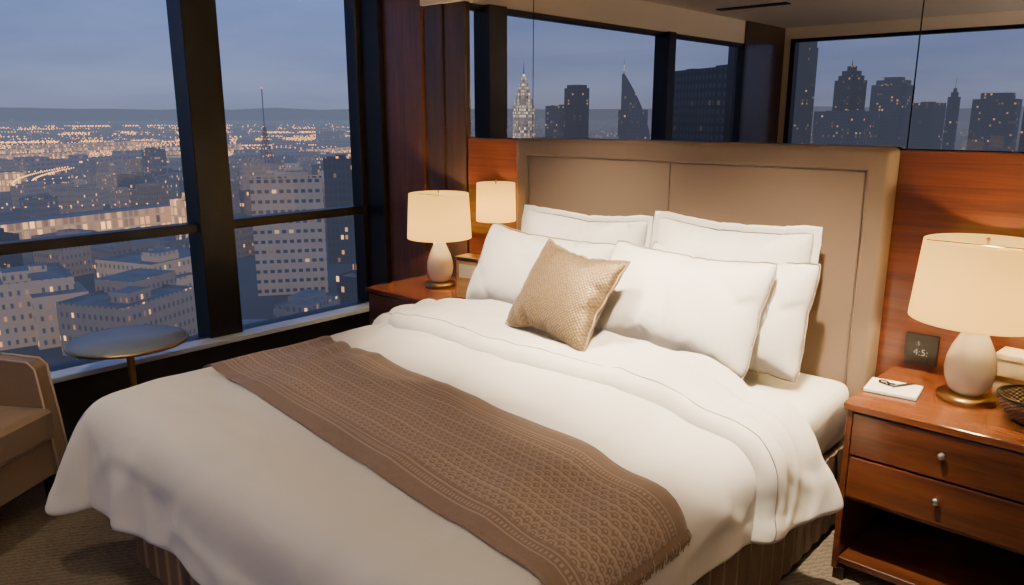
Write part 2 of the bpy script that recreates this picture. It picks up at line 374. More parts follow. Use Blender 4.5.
def border():
    bw=.088; y0,y1=2.968,3.055; xo0,xo1,zt=HX0-bl.x,HX1-bl.x,1.485; R_=.022
    n=14; prof=[(0,y1)]
    for k in range(n+1):
        s_=k/n; e_=min(s_/.22,(1-s_)/.14); f=math.sqrt(max(0,1-(1-min(1,e_))**2))
        dd=y0+.012*(1-f) if s_>.5 else y0+.028*(1-f)
        prof.append((s_,dd))
    prof.append((1,3.02))
    pts=[((xo0,.3),(xo0+bw,.3)),((xo0,zt-R_),(xo0+bw,zt-bw))]
    for k in range(1,6):
        a=math.pi-k/6*math.pi/2; pts.append(((xo0+R_+R_*math.cos(a),zt-R_+R_*math.sin(a)),(xo0+bw,zt-bw)))
    pts.append(((xo0+R_,zt),(xo0+bw,zt-bw))); pts.append(((xo1-R_,zt),(xo1-bw,zt-bw)))
    for k in range(1,6):
        a=math.pi/2-k/6*math.pi/2; pts.append(((xo1-R_+R_*math.cos(a),zt-R_+R_*math.sin(a)),(xo1-bw,zt-bw)))
    pts+= [((xo1,zt-R_),(xo1-bw,zt-bw)),((xo1,.3),(xo1-bw,.3))]
    bm=bmesh.new(); rings=[]
    for (ox,oz),(ix,iz) in pts:
        rings.append([bm.verts.new((ox+(ix-ox)*s_,y-bl.y,oz+(iz-oz)*s_)) for s_,y in prof])
    for A,B in zip(rings[:-1],rings[1:]):
        for i in range(len(prof)-1):
            bm.faces.new((A[i],A[i+1],B[i+1],B[i]))
    bmesh.ops.remove_doubles(bm,verts=bm.verts,dist=1e-5)
    bmesh.ops.recalc_face_normals(bm,faces=bm.faces)
    o=meshobj("border",bm_mesh(bm,"border"),M_headf,parent=hb,smooth=True)
    m=o.modifiers.new("es",'EDGE_SPLIT'); m.split_angle=r(50)
border()
xm=(HX0+HX1)/2
for a,b in ((HX0+.088,xm-.0006),(xm+.0006,HX1-.088)):
    boxes("headboard_panel",[L((a,b,2.976,3.02,.3,1.3972))],M_head,parent=hb,bevel=.007,seg=3)

# ---- duvet by simulation
sp=.024
EX0=-2.78
GX0,GX1,GY0,GY1=EX0-.42,BX1+.38,BY0-.36,2.60
nx=int(round((GX1-GX0)/sp))+1; ny=int(round((GY1-GY0)/sp))+1
xs=np.linspace(GX0,GX1,nx); ys=np.linspace(GY0,GY1,ny)
verts=[]
for x in xs:
    for y in ys:
        verts.append((x,y,ZM+.05+.004*noise.noise(Vector((x*6,y*6,0)))))
me=D.meshes.new("duvet_sim"); me.from_pydata(verts,[],grid_faces(nx,ny)); me.update()
dsim=D.objects.new("duvet_sim",me); link(dsim)
bmc=bmesh.new()
poly=[(BX1,BY0),(BX1,BY1+.1),(BX0,BY1+.1),(BX0,2.62),(EX0,2.15),(EX0,BY0)]
vb=[bmc.verts.new((x,y,0)) for x,y in poly]; vt=[bmc.verts.new((x,y,ZM)) for x,y in poly]
for i in range(6): j=(i+1)%6; bmc.faces.new((vb[i],vb[j],vt[j],vt[i]))
bmc.faces.new(vt); bmc.faces.new(vb[::-1])
bmesh.ops.bevel(bmc,geom=bmc.edges[:],offset=.055,segments=4,profile=.5,affect='EDGES')
bmesh.ops.triangulate(bmc,faces=bmc.faces[:])
bmesh.ops.recalc_face_normals(bmc,faces=bmc.faces[:])
col=meshobj("collider",bm_mesh(bmc,"collider"))
col.modifiers.new("Collision",'COLLISION'); col.collision.thickness_outer=.012; col.collision.cloth_friction=40
vg=dsim.vertex_groups.new(name="pin")
idx=[i*ny+j for i in range(nx) for j in range(ny) if (BX0+.25<xs[i]<BX1-.25 and ys[j]>BY0+.3)]
vg.add(idx,1.0,'REPLACE')
cm=dsim.modifiers.new("Cloth",'CLOTH'); s=cm.settings
s.quality=6; s.mass=.35; s.tension_stiffness=25; s.compression_stiffness=25; s.shear_stiffness=10; s.bending_stiffness=.6
s.air_damping=2; s.tension_damping=10; s.compression_damping=10; s.shear_damping=8; s.bending_damping=.6
s.vertex_group_mass="pin"; s.pin_stiffness=.4
cm.collision_settings.collision_quality=3; cm.collision_settings.distance_min=.012; cm.collision_settings.use_self_collision=False
try:
    P=run_sim(dsim,46)
    if not np.isfinite(P).all() or P[:,2].min()<-1: raise Exception("bad sim")
except Exception as ex:
    print("duvet sim failed",ex); P=np.array(verts)
D.objects.remove(dsim); D.objects.remove(col)
P=P.reshape(nx,ny,3)
def samp(A,x,y):
    u=min(max((x-GX0)/(GX1-GX0)*(nx-1),0),nx-1.001); v=min(max((y-GY0)/(GY1-GY0)*(ny-1),0),ny-1.001)
    i=int(u);j=int(v);a=u-i;b=v-j
    return A[i,j]*(1-a)*(1-b)+A[i+1,j]*a*(1-b)+A[i,j+1]*(1-a)*b+A[i+1,j+1]*a*b
P0=P.copy()
def fall(rr): return .40*(rr-.10*(1-math.exp(-rr/.10)))
for i in range(nx):
    for j in range(ny):
        x,y=xs[i],ys[j]
        yend=2.60-.27*sst((x+1.55)/.62)
        yy=y if y<1.8 else 1.8+(yend-1.8)*(y-1.8)/(GY1-1.8)
        xx=x
        if x>BX1: xx=BX1+(x-BX1)*(.60+.15*sst((y-1.7)/.8))
        if y<BY0: yy=BY0-(BY0-y)*(.86)
        P[i,j]=samp(P0,xx,yy)
        u_=max(0,(EX0+.03-x)/.45); v_=max(0,(BY0+.03-y)/.39)
        if u_>0 or v_>0:
            w=(1-sst((y-BY0)/.9))*(1-sst((x-EX0)/.75))
            rr=max(u_,v_); nn=math.hypot(u_,v_); d=(-u_/nn,-v_/nn)
            dg_=(2*u_*v_/(nn*nn))
            out=rr*(.050+.150*dg_**2)+.045*math.sqrt(min(1,rr*4))
            bxp=max(x,EX0+.03); byp=max(y,BY0+.03)
            L2=1+.16*dg_**2
            T=np.array((bxp+d[0]*out,byp+d[1]*out,ZM+.012-fall(rr)*L2))
            P[i,j]=P[i,j]*(1-w)+T*w
def grid_normals(P):
    du=np.gradient(P,axis=0); dv=np.gradient(P,axis=1); N=np.cross(du,dv); N/=np.linalg.norm(N,axis=2,keepdims=True)+1e-9; return N
for _ in range(3):
    Pp=P.copy(); Pp[1:-1,1:-1]=(P[:-2,1:-1]+P[2:,1:-1]+P[1:-1,:-2]+P[1:-1,2:]+P[1:-1,1:-1]*2)/6; P=Pp
N=grid_normals(P)
def ridge(x,y,z,k=3.0): return max(0,1-abs(noise.noise(Vector((x,y,z))))*k)**1.5
for i in range(nx):
    for j in range(ny):
        x,y=xs[i],ys[j]
        a=noise.noise(Vector((x*1.4+5,y*2.0,1.0)))*.007+noise.noise(Vector((x*4+2,y*5,3.0)))*.002
        a+=.007*ridge(x*1.5+y*1.0,y*2.2-x*.9,7.0,6)+.006*ridge(x*2.0-y*2.5,y*1.2+x*1.5,17.0,6)
        dR=max(0,x-BX1)/.38; dLft=max(0,EX0-x)/.42; dF=max(0,BY0-y)/.36
        if dR>0: a+=dR*(.006*math.sin(y*15+1.2*math.sin(y*3))+.016*ridge(y*3.0,x*.8,41,3.5)+.008*noise.noise(Vector((y*4,3,2))))
        if dLft>0: a+=dLft*(.005*math.sin(y*11+math.sin(y*4))+.012*ridge(y*2.6,x*.7,51,3.5))
        if dF>0: a+=dF*(.010*math.sin(x*10+1.5*math.sin(x*2.3))+.028*ridge(x*2.6,y*.8,61,3.5))*sst((x-EX0+.2)/.5)
        P[i,j]+=N[i,j]*(a+.010)
        w=sst(dR)*sst((y-2.1)/.5); P[i,j]+=np.array((.05,.08,.01))*w
N=grid_normals(P)
for _ in range(3):
    Np=np.pad(N,((1,1),(1,1),(0,0)),mode='edge'); N=(Np[:-2,1:-1]+Np[2:,1:-1]+Np[1:-1,:-2]+Np[1:-1,2:]+N*2)/6
N/=np.linalg.norm(N,axis=2,keepdims=True)
me=D.meshes.new("duvet"); me.from_pydata([tuple(p) for p in P.reshape(-1,3)],[],grid_faces(nx,ny)); me.update()
duv=meshobj("duvet",me,M_duvet,smooth=True)
TH=.020
so=duv.modifiers.new("Solidify",'SOLIDIFY'); so.thickness=TH; so.offset=1
subsurf(duv,1)
top(duv,"puffy white cotton duvet with turned-back top draped over the bed","duvet")
def cuff():
    bm=bmesh.new(); t0,t1=2.08,2.60; nt=26; S=np.linspace(GX0+.03,GX1-.001,180)
    rings=[]
    def hgt(x,t):
        prof=(1-abs(2*t-1)**14)
        bulge=1+.50*math.exp(-((t-.88)/.12)**2)
        wr=1+.20*noise.noise(Vector((x*2.6,t*2.0,9)))+.16*ridge(x*2.0+t*2,t*1.5-x,33,6)
        return .004+.042*prof*bulge*wr
    def edge(x): return .016*math.sin(x*4)+.012*noise.noise(Vector((x*5,0,0)))
    for x in S:
        xe=min(1,(x-S[0])/.03,(S[-1]-x)/.03); xe=math.sqrt(max(xe,0))
        w=edge(x); ring=[]
        for k in range(nt+1):
            t=k/nt; y=t0+w+(t1-t0-w)*t
            ring.append(bm.verts.new(tuple(samp(P,x,y)+samp(N,x,y)*(TH-.012+(hgt(x,t)+.012)*max(xe,.05)))))
        for k in range(nt,-1,-1):
            t=k/nt; y=t0+w+(t1-t0-w)*t
            ring.append(bm.verts.new(tuple(samp(P,x,y)+samp(N,x,y)*(TH-.014))))
        rings.append(ring)
    m=len(rings[0])
    for A,B in zip(rings[:-1],rings[1:]):
        for i in range(m):
            j=(i+1)%m; bm.faces.new((A[i],B[i],B[j],A[j]))
    bm.faces.new(rings[0]); bm.faces.new(rings[-1][::-1])
    bmesh.ops.recalc_face_normals(bm,faces=bm.faces)
    o=meshobj("duvet_cuff",bm_mesh(bm,"duvet_cuff"),M_duvet,parent=duv,smooth=True); subsurf(o,1)
    for tt in (.12,):
        pts=[]
        for x in np.linspace(GX0+.12,GX1-.04,220):
            w=edge(x); y=t0+w+(t1-t0-w)*tt
            pts.append(tuple(samp(P,x,y)+samp(N,x,y)*(TH+hgt(x,tt)-.0003)))
        tube("piping",pts,.0019,M_piping,parent=duv,n=6)
cuff()
def runner():
    rx0,rx1=-3.10,-.82; W=.51; na,nb=190,26
    vs=[];uvs=[]
    def c(x): 
        t=(x-rx0)/(rx1-rx0); return 1.535+(1.345-1.535)*t+.012*math.sin(t*5)
    for i in range(na+1):
        x=rx0+(rx1-rx0)*i/na
        for j in range(nb+1):
            y=c(x)-W/2+W*j/nb
            p=samp(P,x,y); n=samp(N,x,y); h=TH+.006+.002*noise.noise(Vector((x*6,y*6,2)))
            vs.append(tuple(p+n*h)); uvs.append((x-rx0,.49*j/nb))
    f=grid_faces(na+1,nb+1)
    me=D.meshes.new("bed_runner"); me.from_pydata(vs,[],f); me.update()
    ul=me.uv_layers.new(name="UVMap")
    for lp in me.loops: ul.data[lp.index].uv=uvs[lp.vertex_index]
    e=empty("bed_runner",(0,0,0)); 
    o=meshobj("woven_cloth",me,M_runner,parent=e,smooth=True)
    so=o.modifiers.new("Solidify",'SOLIDIFY'); so.thickness=.004; so.offset=1
    bm=bmesh.new()
    for k in range(190):
        y=c(rx1)-W/2+W*(k+.5)/190
        yy=y+random.uniform(-.006,.006); y3=yy+random.uniform(-.010,.010); ln=random.uniform(.040,.058)
        a=samp(P,rx1-.004,y)+samp(N,rx1,y)*(TH+.009); b=samp(P,rx1+ln*.5,yy)+samp(N,rx1+ln*.5,yy)*(TH+.013); d=samp(P,rx1+ln,y3)+samp(N,rx1+ln,y3)*(TH+.009)
        for p,q in ((a,b),(b,d)):
            dy=np.array((0,.0016,0)); dz=np.array((.0012,0,.0015))
            v=[bm.verts.new(tuple(p-dy)),bm.verts.new(tuple(p+dy)),bm.verts.new(tuple(q+dy)),bm.verts.new(tuple(q-dy))]
            v2=[bm.verts.new(tuple(p-dy+dz)),bm.verts.new(tuple(p+dy+dz)),bm.verts.new(tuple(q+dy+dz)),bm.verts.new(tuple(q-dy+dz))]
            bm.faces.new(v); bm.faces.new(v2)
    fr=meshobj("fringe",bm_mesh(bm,"fringe"),basic("fringe_yarn",(.32,.22,.16),.9),parent=e); fr["kind"]="stuff"
    top(e,"taupe brown woven bed runner with chain pattern and fringed end","bed runner")
runner()

# ---- pillows
def pillow_mesh(name,w,h,thick,seed,spc=.017,press=4.0,ei=.7):
    ax=int(w/spc); ay=int(h/spc); X=np.linspace(-w/2,w/2,ax+1); Y=np.linspace(-h/2,h/2,ay+1)
    vs=[];vi={}
    rnd=random.Random(seed)
    for side in (1,-1):
        for i in range(ax+1):
            for j in range(ay+1):
                border=i in(0,ax) or j in(0,ay)
                if border and side==-1: vi[(side,i,j)]=vi[(1,i,j)]; continue
                vi[(side,i,j)]=len(vs); z=0 if border else side*(.012+rnd.random()*.004)
                vs.append((X[i],Y[j],z))
    fs=[]
    for side in (1,-1):
        for i in range(ax):
            for j in range(ay):
                q=[vi[(side,i,j)],vi[(side,i+1,j)],vi[(side,i+1,j+1)],vi[(side,i,j+1)]]
                if side==-1: q=q[::-1]
                fs.append(tuple(q))
    me=D.meshes.new(name); me.from_pydata(vs,[],fs); me.update()
    o=D.objects.new(name+"_sim",me); link(o)
    m=o.modifiers.new("Cloth",'CLOTH'); s=m.settings
    s.quality=5; s.mass=.2; s.tension_stiffness=20; s.compression_stiffness=20; s.shear_stiffness=6; s.bending_stiffness=.12
    s.use_pressure=True; s.uniform_pressure_force=press; s.effector_weights.gravity=0; s.air_damping=3
    m.collision_settings.use_collision=False
    try:
        Q=run_sim(o,26)
        if not np.isfinite(Q).all() or abs(Q).max()>2: raise Exception("bad")
    except Exception as ex:
        print("pillow fallback",ex); Q=np.array(vs)
        for n_,(x,y,z) in enumerate(vs):
            f=max(0,(1-(2*x/w)**4))*max(0,(1-(2*y/h)**4)); Q[n_,2]=np.sign(z)*.1*f**.5
    D.objects.remove(o)
    Q[:,0]-=(Q[:,0].max()+Q[:,0].min())/2; Q[:,1]-=(Q[:,1].max()+Q[:,1].min())/2
    sx=w/(Q[:,0].max()-Q[:,0].min()); sy=h/(Q[:,1].max()-Q[:,1].min()); zz=Q[:,2].max()-Q[:,2].min()
    Q[:,0]*=sx; Q[:,1]*=sy; Q[:,2]*=thick/zz
    R0=np.array(vs)
    for n_ in range(len(Q)):
        bx=abs(R0[n_,0])/(w/2); by=abs(R0[n_,1])/(h/2); k_=max(bx,by)**5*ei
        cxn=max(0,bx-.86)/.14; cyn=max(0,by-.78)/.22; cr_=1-.045*min(1,cxn*cyn)
        Q[n_,0]=Q[n_,0]*(1-k_)+R0[n_,0]*cr_*k_*.985; Q[n_,1]=Q[n_,1]*(1-k_)+R0[n_,1]*cr_*k_*.985
        sgn=1 if Q[n_,2]>0 else -1
        prof=(max(0,1-bx**3.2)*max(0,1-by**2.8))**.55*thick/2
        if max(bx,by)<.999: Q[n_,2]=Q[n_,2]*.45+sgn*prof*.55
        else: Q[n_,2]*=.5
    Q=[tuple(q) for q in Q]
    for n_,q in enumerate(Q):
        x,y,z=q
        cr=.009*ridge(x*2.2+seed,y*2.6+x*2,seed*1.3,5.5)*(1 if z>0 else 0)*max(0,1-max(abs(2*x/w),abs(2*y/h))**4)
        x+=0.005*noise.noise(Vector((y*7,seed,0))); y+=.007*noise.noise(Vector((x*4,seed,1)))-.010*math.cos(min(1,abs(2*x/w))*math.pi/2)*(y>0)*min(1,2*y/h)
        z*=1-.25*(y/h); z-=cr
        Q[n_]=(x,y,z)
    loop=[(i,0,0,-1) for i in range(ax)]+[(ax,j,1,0) for j in range(ay)]+[(i,ay,0,1) for i in range(ax,0,-1)]+[(0,j,-1,0) for j in range(ay,0,-1)]
    seam=[Q[vi[(1,i,j)]] for i,j,_,_ in loop]
    dirs=[]
    for i,j,_,_ in loop: dirs.append(((1 if i==ax else -1 if i==0 else 0),(1 if j==ay else -1 if j==0 else 0)))
    me2=D.meshes.new(name); me2.from_pydata(Q,[],fs); me2.update()
    return me2,seam,dirs
def place_pillow(me,name,loc,tilt,yaw,mat,label,group,roll=0,cat="pillow"):
    o=meshobj(name,me,mat,smooth=True)
    R=Matrix.Rotation(yaw,4,'Z')@Matrix.Rotation(math.radians(90)-tilt,4,'X')@Matrix.Rotation(roll,4,'Z')
    o.matrix_world=Matrix.Translation(Vector(loc))@R
    subsurf(o,1); top(o,label,cat,group); return o
def flange(parent,seam,dirs,wd_):
    vs=[];fs=[]; n=len(seam)
    for p,(ox,oy) in zip(seam,dirs):
        for t_ in (-.004,0,wd_*.5,wd_):
            vs.append((p[0]+ox*t_,p[1]+oy*t_,p[2]*(1-.6*max(0,t_)/wd_)))
    for k in range(n):
        a=4*k;b=4*((k+1)%n)
        for q in range(3): fs.append((a+q,b+q,b+q+1,a+q+1))
    me=D.meshes.new("flange"); me.from_pydata(vs,[],fs); me.update()
    o=meshobj("flange",me,M_white,parent=parent,smooth=True)
    so=o.modifiers.new("Solidify",'SOLIDIFY'); so.thickness=.003; so.offset=0
mA,sA,_=pillow_mesh("pillow_a",.78,.45,.25,3)
mB,sB,_=pillow_mesh("pillow_b",.76,.46,.25,11)
mC,sC,dC=pillow_mesh("pillow_c",.74,.50,.21,5)
mD,sD,dD=pillow_mesh("pillow_d",.72,.51,.23,8)
mE,seam,_=pillow_mesh("cushion_e",.49,.42,.16,21,spc=.014,ei=.35)
print("pillow sims",time.time()-T0)
G="white bed pillows"
pC=place_pillow(mC,"pillow",(-2.17,2.85,.905),r(10),0,M_white,"white flanged pillow leaning upright against the headboard near the window",G)
flange(pC,sC,dC,.022)
pD=place_pillow(mD,"pillow",(-1.42,2.845,.925),r(10),r(-2),M_white,"white flanged pillow leaning upright against the headboard beside the mattress edge",G)
flange(pD,sD,dD,.026)
pM=place_pillow(mB,"pillow",(-1.38,2.745,.855),r(17),r(-3),M_white,"white pillow sandwiched between front and flanged back pillows",G)
pA=place_pillow(mA,"pillow",(-2.26,2.66,.865),r(27),r(2),M_white,"plump white pillow in the front row near the window",G,roll=r(-2))
pB=place_pillow(mB.copy(),"pillow",(-1.49,2.59,.875),r(26),r(-4),M_white,"plump white pillow in the front row behind the gold cushion",G)
tube("piping",sA,.0028,M_pillowpipe,parent=pA,closed=True); tube("piping",sB,.0028,M_pillowpipe,parent=pB,closed=True); tube("piping",sB,.0028,M_pillowpipe,parent=pM,closed=True)
cu=place_pillow(mE,"throw_cushion",(-1.87,2.37,.895),r(33),r(-8),M_gold,"small square gold brocade throw cushion resting on the duvet",None,roll=r(-4),cat="cushion")
tube("piping",seam,.0045,M_goldpipe,parent=cu,closed=True)

# ------------------------------------------------------------------ nightstands
def nightstand(x0,label,stuff=None):
    W=.62; Dp=.54; e=empty("nightstand",(x0+W/2,2.535+Dp/2,0)); a,b=-W/2,W/2; f,k=-Dp/2,Dp/2-.015
    boxes("table_top",[(a,b,f,k,.635,.66)],M_woodtop,parent=e,bevel=.004,seg=2)
    boxes("body",[(a+.01,a+.03,f+.012,k,.04,.635),(b-.03,b-.01,f+.012,k,.04,.635),(a+.03,b-.03,k-.02,k,.04,.635),(a+.03,b-.03,f+.03,k-.02,.305,.32)],M_wood,parent=e,bevel=.002,seg=1)
    boxes("shelf",[(a+.03,b-.03,f+.02,k-.02,.06,.085)],M_wood,parent=e,bevel=.002,seg=1)
    for z0,z1 in ((.325,.472),(.480,.628)):
        d=boxes("drawer",[(a+.033,b-.033,f+.008,f+.40,z0,z1)],M_wood,parent=e,bevel=.003,seg=2)
        kn=lathe("knob",[(0,.024),(.009,.023),(.012,.018),(.010,.010),(.005,.006),(.005,0)],M_silver,parent=d,n=24)
        kn.rotation_euler=(math.radians(90),0,0); kn.location=(0,f+.008,(z0+z1)/2+.01)
    for sx in (a+.035,b-.035):
        for sy in (f+.035,k-.03):
            boxes("foot",[(-.018,.018,-.018,.018,0,.045)],M_darkmetal,parent=e,loc=(sx,sy,0))
    top(e,label,"nightstand","bedside nightstands")
nightstand(-.80,"mahogany two-drawer nightstand with silver knobs holding lamp and notepad")
nightstand(-3.42,"mahogany two-drawer nightstand by the window holding a lit lamp")

# ------------------------------------------------------------------ lamps
def lamp(x,y,z,label,power=9,scale=1.0,group="ceramic table lamps",sh=(.205,.185),hz=(.28,.54)):
    e=empty("table_lamp",(x,y,z)); S=scale
    lathe("lamp_base",[(0,0),(.088*S,0),(.090*S,.006),(.088*S,.020),(.060*S,.026),(0,.026)],M_brass,parent=e)
    top_z=hz[0]
    b=[(0,.026),(.047,.026),(.062,.045),(.074,.08),(.078,.11),(.074,.145),(.062,.185),(.048,.215),(.037,.240),(.036,.25),(.030,.258),(0,.26)]
    b=[(r_*S,.026+(z_-.026)*(top_z-.02)/.26) for r_,z_ in b]
    lathe("lamp_body",b,M_ceramic,parent=e)
    lathe("lamp_neck",[(0,top_z-.03),(.010,top_z-.03),(.010,hz[0]+.05),(0,hz[0]+.05)],M_brass,parent=e,n=20)
    lathe("finial",[(0,hz[1]-.014),(.004,hz[1]-.012),(.004,hz[1]+.002),(.007,hz[1]+.008),(.004,hz[1]+.014),(0,hz[1]+.016)],M_brass,parent=e,n=20)
    R0,R1=sh
    lathe("lamp_shade",[(R0-.004,hz[0]),(R0,hz[0]),(R0,hz[0]+.006),(R1,hz[1]),(R1-.004,hz[1]),(R0-.004,hz[0]+.006),(R0-.004,hz[0])],M_shade,parent=e,n=64)
    pts=[(-(R1-.004),0,hz[1]-.012),(R1-.004,0,hz[1]-.012)]
    tube("shade_spider",pts,.002,M_brass,parent=e,n=6)
    lathe("bulb",[(0,hz[0]+.05),(.02,hz[0]+.055),(.030,hz[0]+.085),(.022,hz[0]+.11),(.012,hz[0]+.135),(0,hz[0]+.135)],emis("warm_bulb_"+str(round(x,1)),(1,.75,.4),8),parent=e,n=24)
    l=D.lights.new("lamp_light",'POINT'); l.energy=power; l.color=(1,.70,.32); l.shadow_soft_size=.035
    lo=D.objects.new("lamp_light",l); lo.parent=e; lo.location=(0,0,hz[0]+.11); link(lo)
    top(e,label,"table lamp",group); return e
lamp(-.504,2.845,.66,"lit table lamp with ivory ceramic gourd base and drum shade",50)
lamp(-3.135,2.845,.66,"lit table lamp with ivory ceramic base on the window-side nightstand",40,scale=.95,sh=(.178,.165),hz=(.275,.52))
lamp(-2.80,2.95,.66,"smaller lit lamp shape with drum shade close to the headboard",14,scale=.7,sh=(.106,.102),hz=(.39,.59))

# ------------------------------------------------------------------ small things
np_=empty("notepad",(-.712,2.768,.66),r(6))
boxes("pad",[(-.083,.083,-.072,.072,0.002,.012)],M_paper,parent=np_,bevel=.001)
boxes("cover",[(-.086,.086,-.075,.075,0,.002)],M_blackp,parent=np_)
top(np_,"white notepad lying on the nightstand","notepad")
gl=empty("eyeglasses",(-.735,2.785,.673),r(-25))
for sx in (-.020,.020):
    tube("lens_rim",[(sx+.016*math.cos(t),.013*math.sin(t),.003) for t in np.linspace(0,2*math.pi,20)[:-1]],.0026,M_blackp,parent=gl,closed=True)
tube("bridge",[(-.005,.004,.003),(0,.006,.004),(.005,.004,.003)],.002,M_blackp,parent=gl)
for sx in (-.036,.036):
    tube("temple",[(sx,0,.004),(sx*.3,-.020,.004),(-sx*.6,-.022,.004)],.0019,M_blackp,parent=gl)
top(gl,"small black folded eyeglasses lying on the notepad","eyeglasses")
pn=tube("pen",[(-.045,0,.0045),(.035,0,.0045),(.045,0,.004)],.0045,M_blackp,loc=(-.69,2.80,.672),n=12); pn.rotation_euler=(0,0,r(60)); top(pn,"short black pen lying on the notepad","pen")
ck=empty("digital_clock",(-.705,3.050,.688),0)
boxes("clock_case",[(-.057,.057,-.008,.010,0,.118)],M_blackp,parent=ck,bevel=.004,seg=2)
def text(body,size,loc,parent,mat):
    cu_=D.curves.new("digits",'FONT'); cu_.body=body; cu_.size=size; cu_.extrude=.0002; cu_.align_x='CENTER'; cu_.offset=-.0006
    o=D.objects.new("tmp",cu_); link(o); dg=C.evaluated_depsgraph_get(); me=D.meshes.new_from_object(o.evaluated_get(dg)); D.objects.remove(o)
    return meshobj("digits",me,mat,loc,(math.radians(90),0,0),parent)
text(":5",.022,(-.012,-.0086,.074),ck,M_digit); text("4:5:",.036,(0,-.0086,.036),ck,M_digit)
top(ck,"square black digital clock with dim numerals mounted on wood panelling","clock")
bx=empty("tissue_box",(-.345,2.985,.66),r(-5))
boxes("box_body",[(-.10,.10,-.05,.05,0,.13)],M_creambox,parent=bx,bevel=.006)
boxes("box_band",[(-.101,.101,-.051,.051,.055,.075)],M_brass,parent=bx,bevel=.002)
boxes("box_lid",[(-.104,.104,-.054,.054,.13,.155)],M_creambox,parent=bx,bevel=.006)
top(bx,"cream box with gold band and lid behind the lamp","box")
bw=empty("woven_bowl",(-.30,2.76,.66))
lathe("bowl_body",[(0,.004),(.045,.0),(.050,.004),(.075,.022),(.095,.050),(.104,.080),(.102,.084),(.098,.080),(.088,.050),(.068,.026),(.045,.012),(0,.010)],M_weave,parent=bw,n=96)
tube("bowl_rim",[(.103*math.cos(t),.103*math.sin(t),.084) for t in np.linspace(0,2*math.pi,49)[:-1]],.0045,M_darkmetal,parent=bw,closed=True)
top(bw,"round dark woven wicker bowl beside the lamp","bowl")
sb=empty("wooden_box",(-2.80,2.775,.66),r(8))
boxes("box_body",[(-.075,.075,-.05,.05,0,.20)],wood("box_wood",(.28,.13,.04),(.62,.36,.14)),parent=sb,bevel=.004)
boxes("box_front",[(-.055,.055,-.054,-.05,.11,.18)],M_creambox,parent=sb,bevel=.001)
boxes("box_lid",[(-.08,.08,-.055,.055,.20,.22)],M_brass,parent=sb,bevel=.004)
top(sb,"brass-topped wooden box with pale front panel beside the lamp","box")

# ------------------------------------------------------------------ side table
tb=empty("side_table",(-3.66,1.335,0))
lathe("table_top",[(0,.552),(.252,.552),(.262,.555),(.264,.562),(.262,.569),(.257,.570),(.255,.568),(0,.568)],M_brass,parent=tb,n=64)
lathe("sky_tinted_inlay",[(0,.5682),(.253,.5682),(.253,.5698),(0,.5698)],basic("tabletop_sky_reflection_tint",(.20,.235,.285),.4,0),parent=tb,n=64)
lathe("pedestal",[(0,.550),(.05,.550),(.05,.54),(.018,.52),(.015,.30),(.015,.05),(.03,.03),(0,.03)],M_brass,parent=tb,n=32)
lathe("foot_plate",[(0,0),(.17,0),(.17,.008),(.15,.018),(.03,.03),(0,.03)],M_brass,parent=tb,n=48)
top(tb,"round brass-rimmed side table with top tinted for reflected sky by the window","side table")

# ------------------------------------------------------------------ armchair
ch=empty("armchair",(-3.47,.455,0),r(33))
def cushion(name,w,d,h,mat,parent,loc,rot=(0,0,0)):
    bm=bmesh.new(); bmesh.ops.create_cube(bm,size=1)
    bmesh.ops.subdivide_edges(bm,edges=bm.edges[:],cuts=9,use_grid_fill=True)
    for v_ in bm.verts:
        x,y,z=v_.co; fx=1-abs(2*x)**4; fy=1-abs(2*y)**4
        zz=z*h*(0.72+.28*math.sqrt(max(0,fx*fy)))
        v_.co=(x*w,y*d,zz)
    es=[e for e in bm.edges if len(e.link_faces)==2 and e.calc_face_angle()>1.0]
    bmesh.ops.bevel(bm,geom=es,offset=.012,segments=2,affect='EDGES')
    return meshobj(name,bm_mesh(bm,name),mat,loc,rot,parent,True)
boxes("seat_frame",[(-.33,.31,-.37,.37,.14,.30)],M_chair,parent=ch,bevel=.015,seg=3)
cushion("seat_cushion",.62,.60,.17,M_chair,ch,(.045,0,.38))
def arm(sy):
    # slim arm, top falling gently and front edge raking back
    t=.034; prof=[(-.33,.14),(.335,.14),(.315,.35),(.285,.60),(.26,.625),(-.33,.655)]
    bm=bmesh.new(); A=[bm.verts.new((x,sy-t,z)) for x,z in prof]; B=[bm.verts.new((x,sy+t,z)) for x,z in prof]
    bm.faces.new(A[::-1]); bm.faces.new(B); n=len(prof)
    for i in range(n): j=(i+1)%n; bm.faces.new((A[i],A[j],B[j],B[i]))
    bmesh.ops.recalc_face_normals(bm,faces=bm.faces)
    bmesh.ops.bevel(bm,geom=bm.edges[:],offset=.010,segments=3,profile=.6,affect='EDGES')
    meshobj("armrest",bm_mesh(bm,"armrest"),M_chair,parent=ch)
    for d_ in (-t,t):
        tube("piping",[(-.30,sy+d_,.655),(.255,sy+d_,.627),(.287,sy+d_,.60),(.317,sy+d_,.35),(.335,sy+d_,.16)],.0045,M_chairpipe,parent=ch)
arm(-.34); arm(.34)
boxes("backrest",[(-.36,-.24,-.38,.38,.14,.78)],M_chair,parent=ch,bevel=.03,seg=4)
tube("piping",[(.325,-.30,.31),(.325,.30,.31)],.0045,M_chairpipe,parent=ch)
for sx in (-.30,.27):
    for sy in (-.33,.33):
        boxes("leg",[(-.02,.02,-.02,.02,0,.14)],M_darkmetal,parent=ch,loc=(sx,sy,0))
top(ch,"taupe leather armchair with light piping next to the side table","armchair")

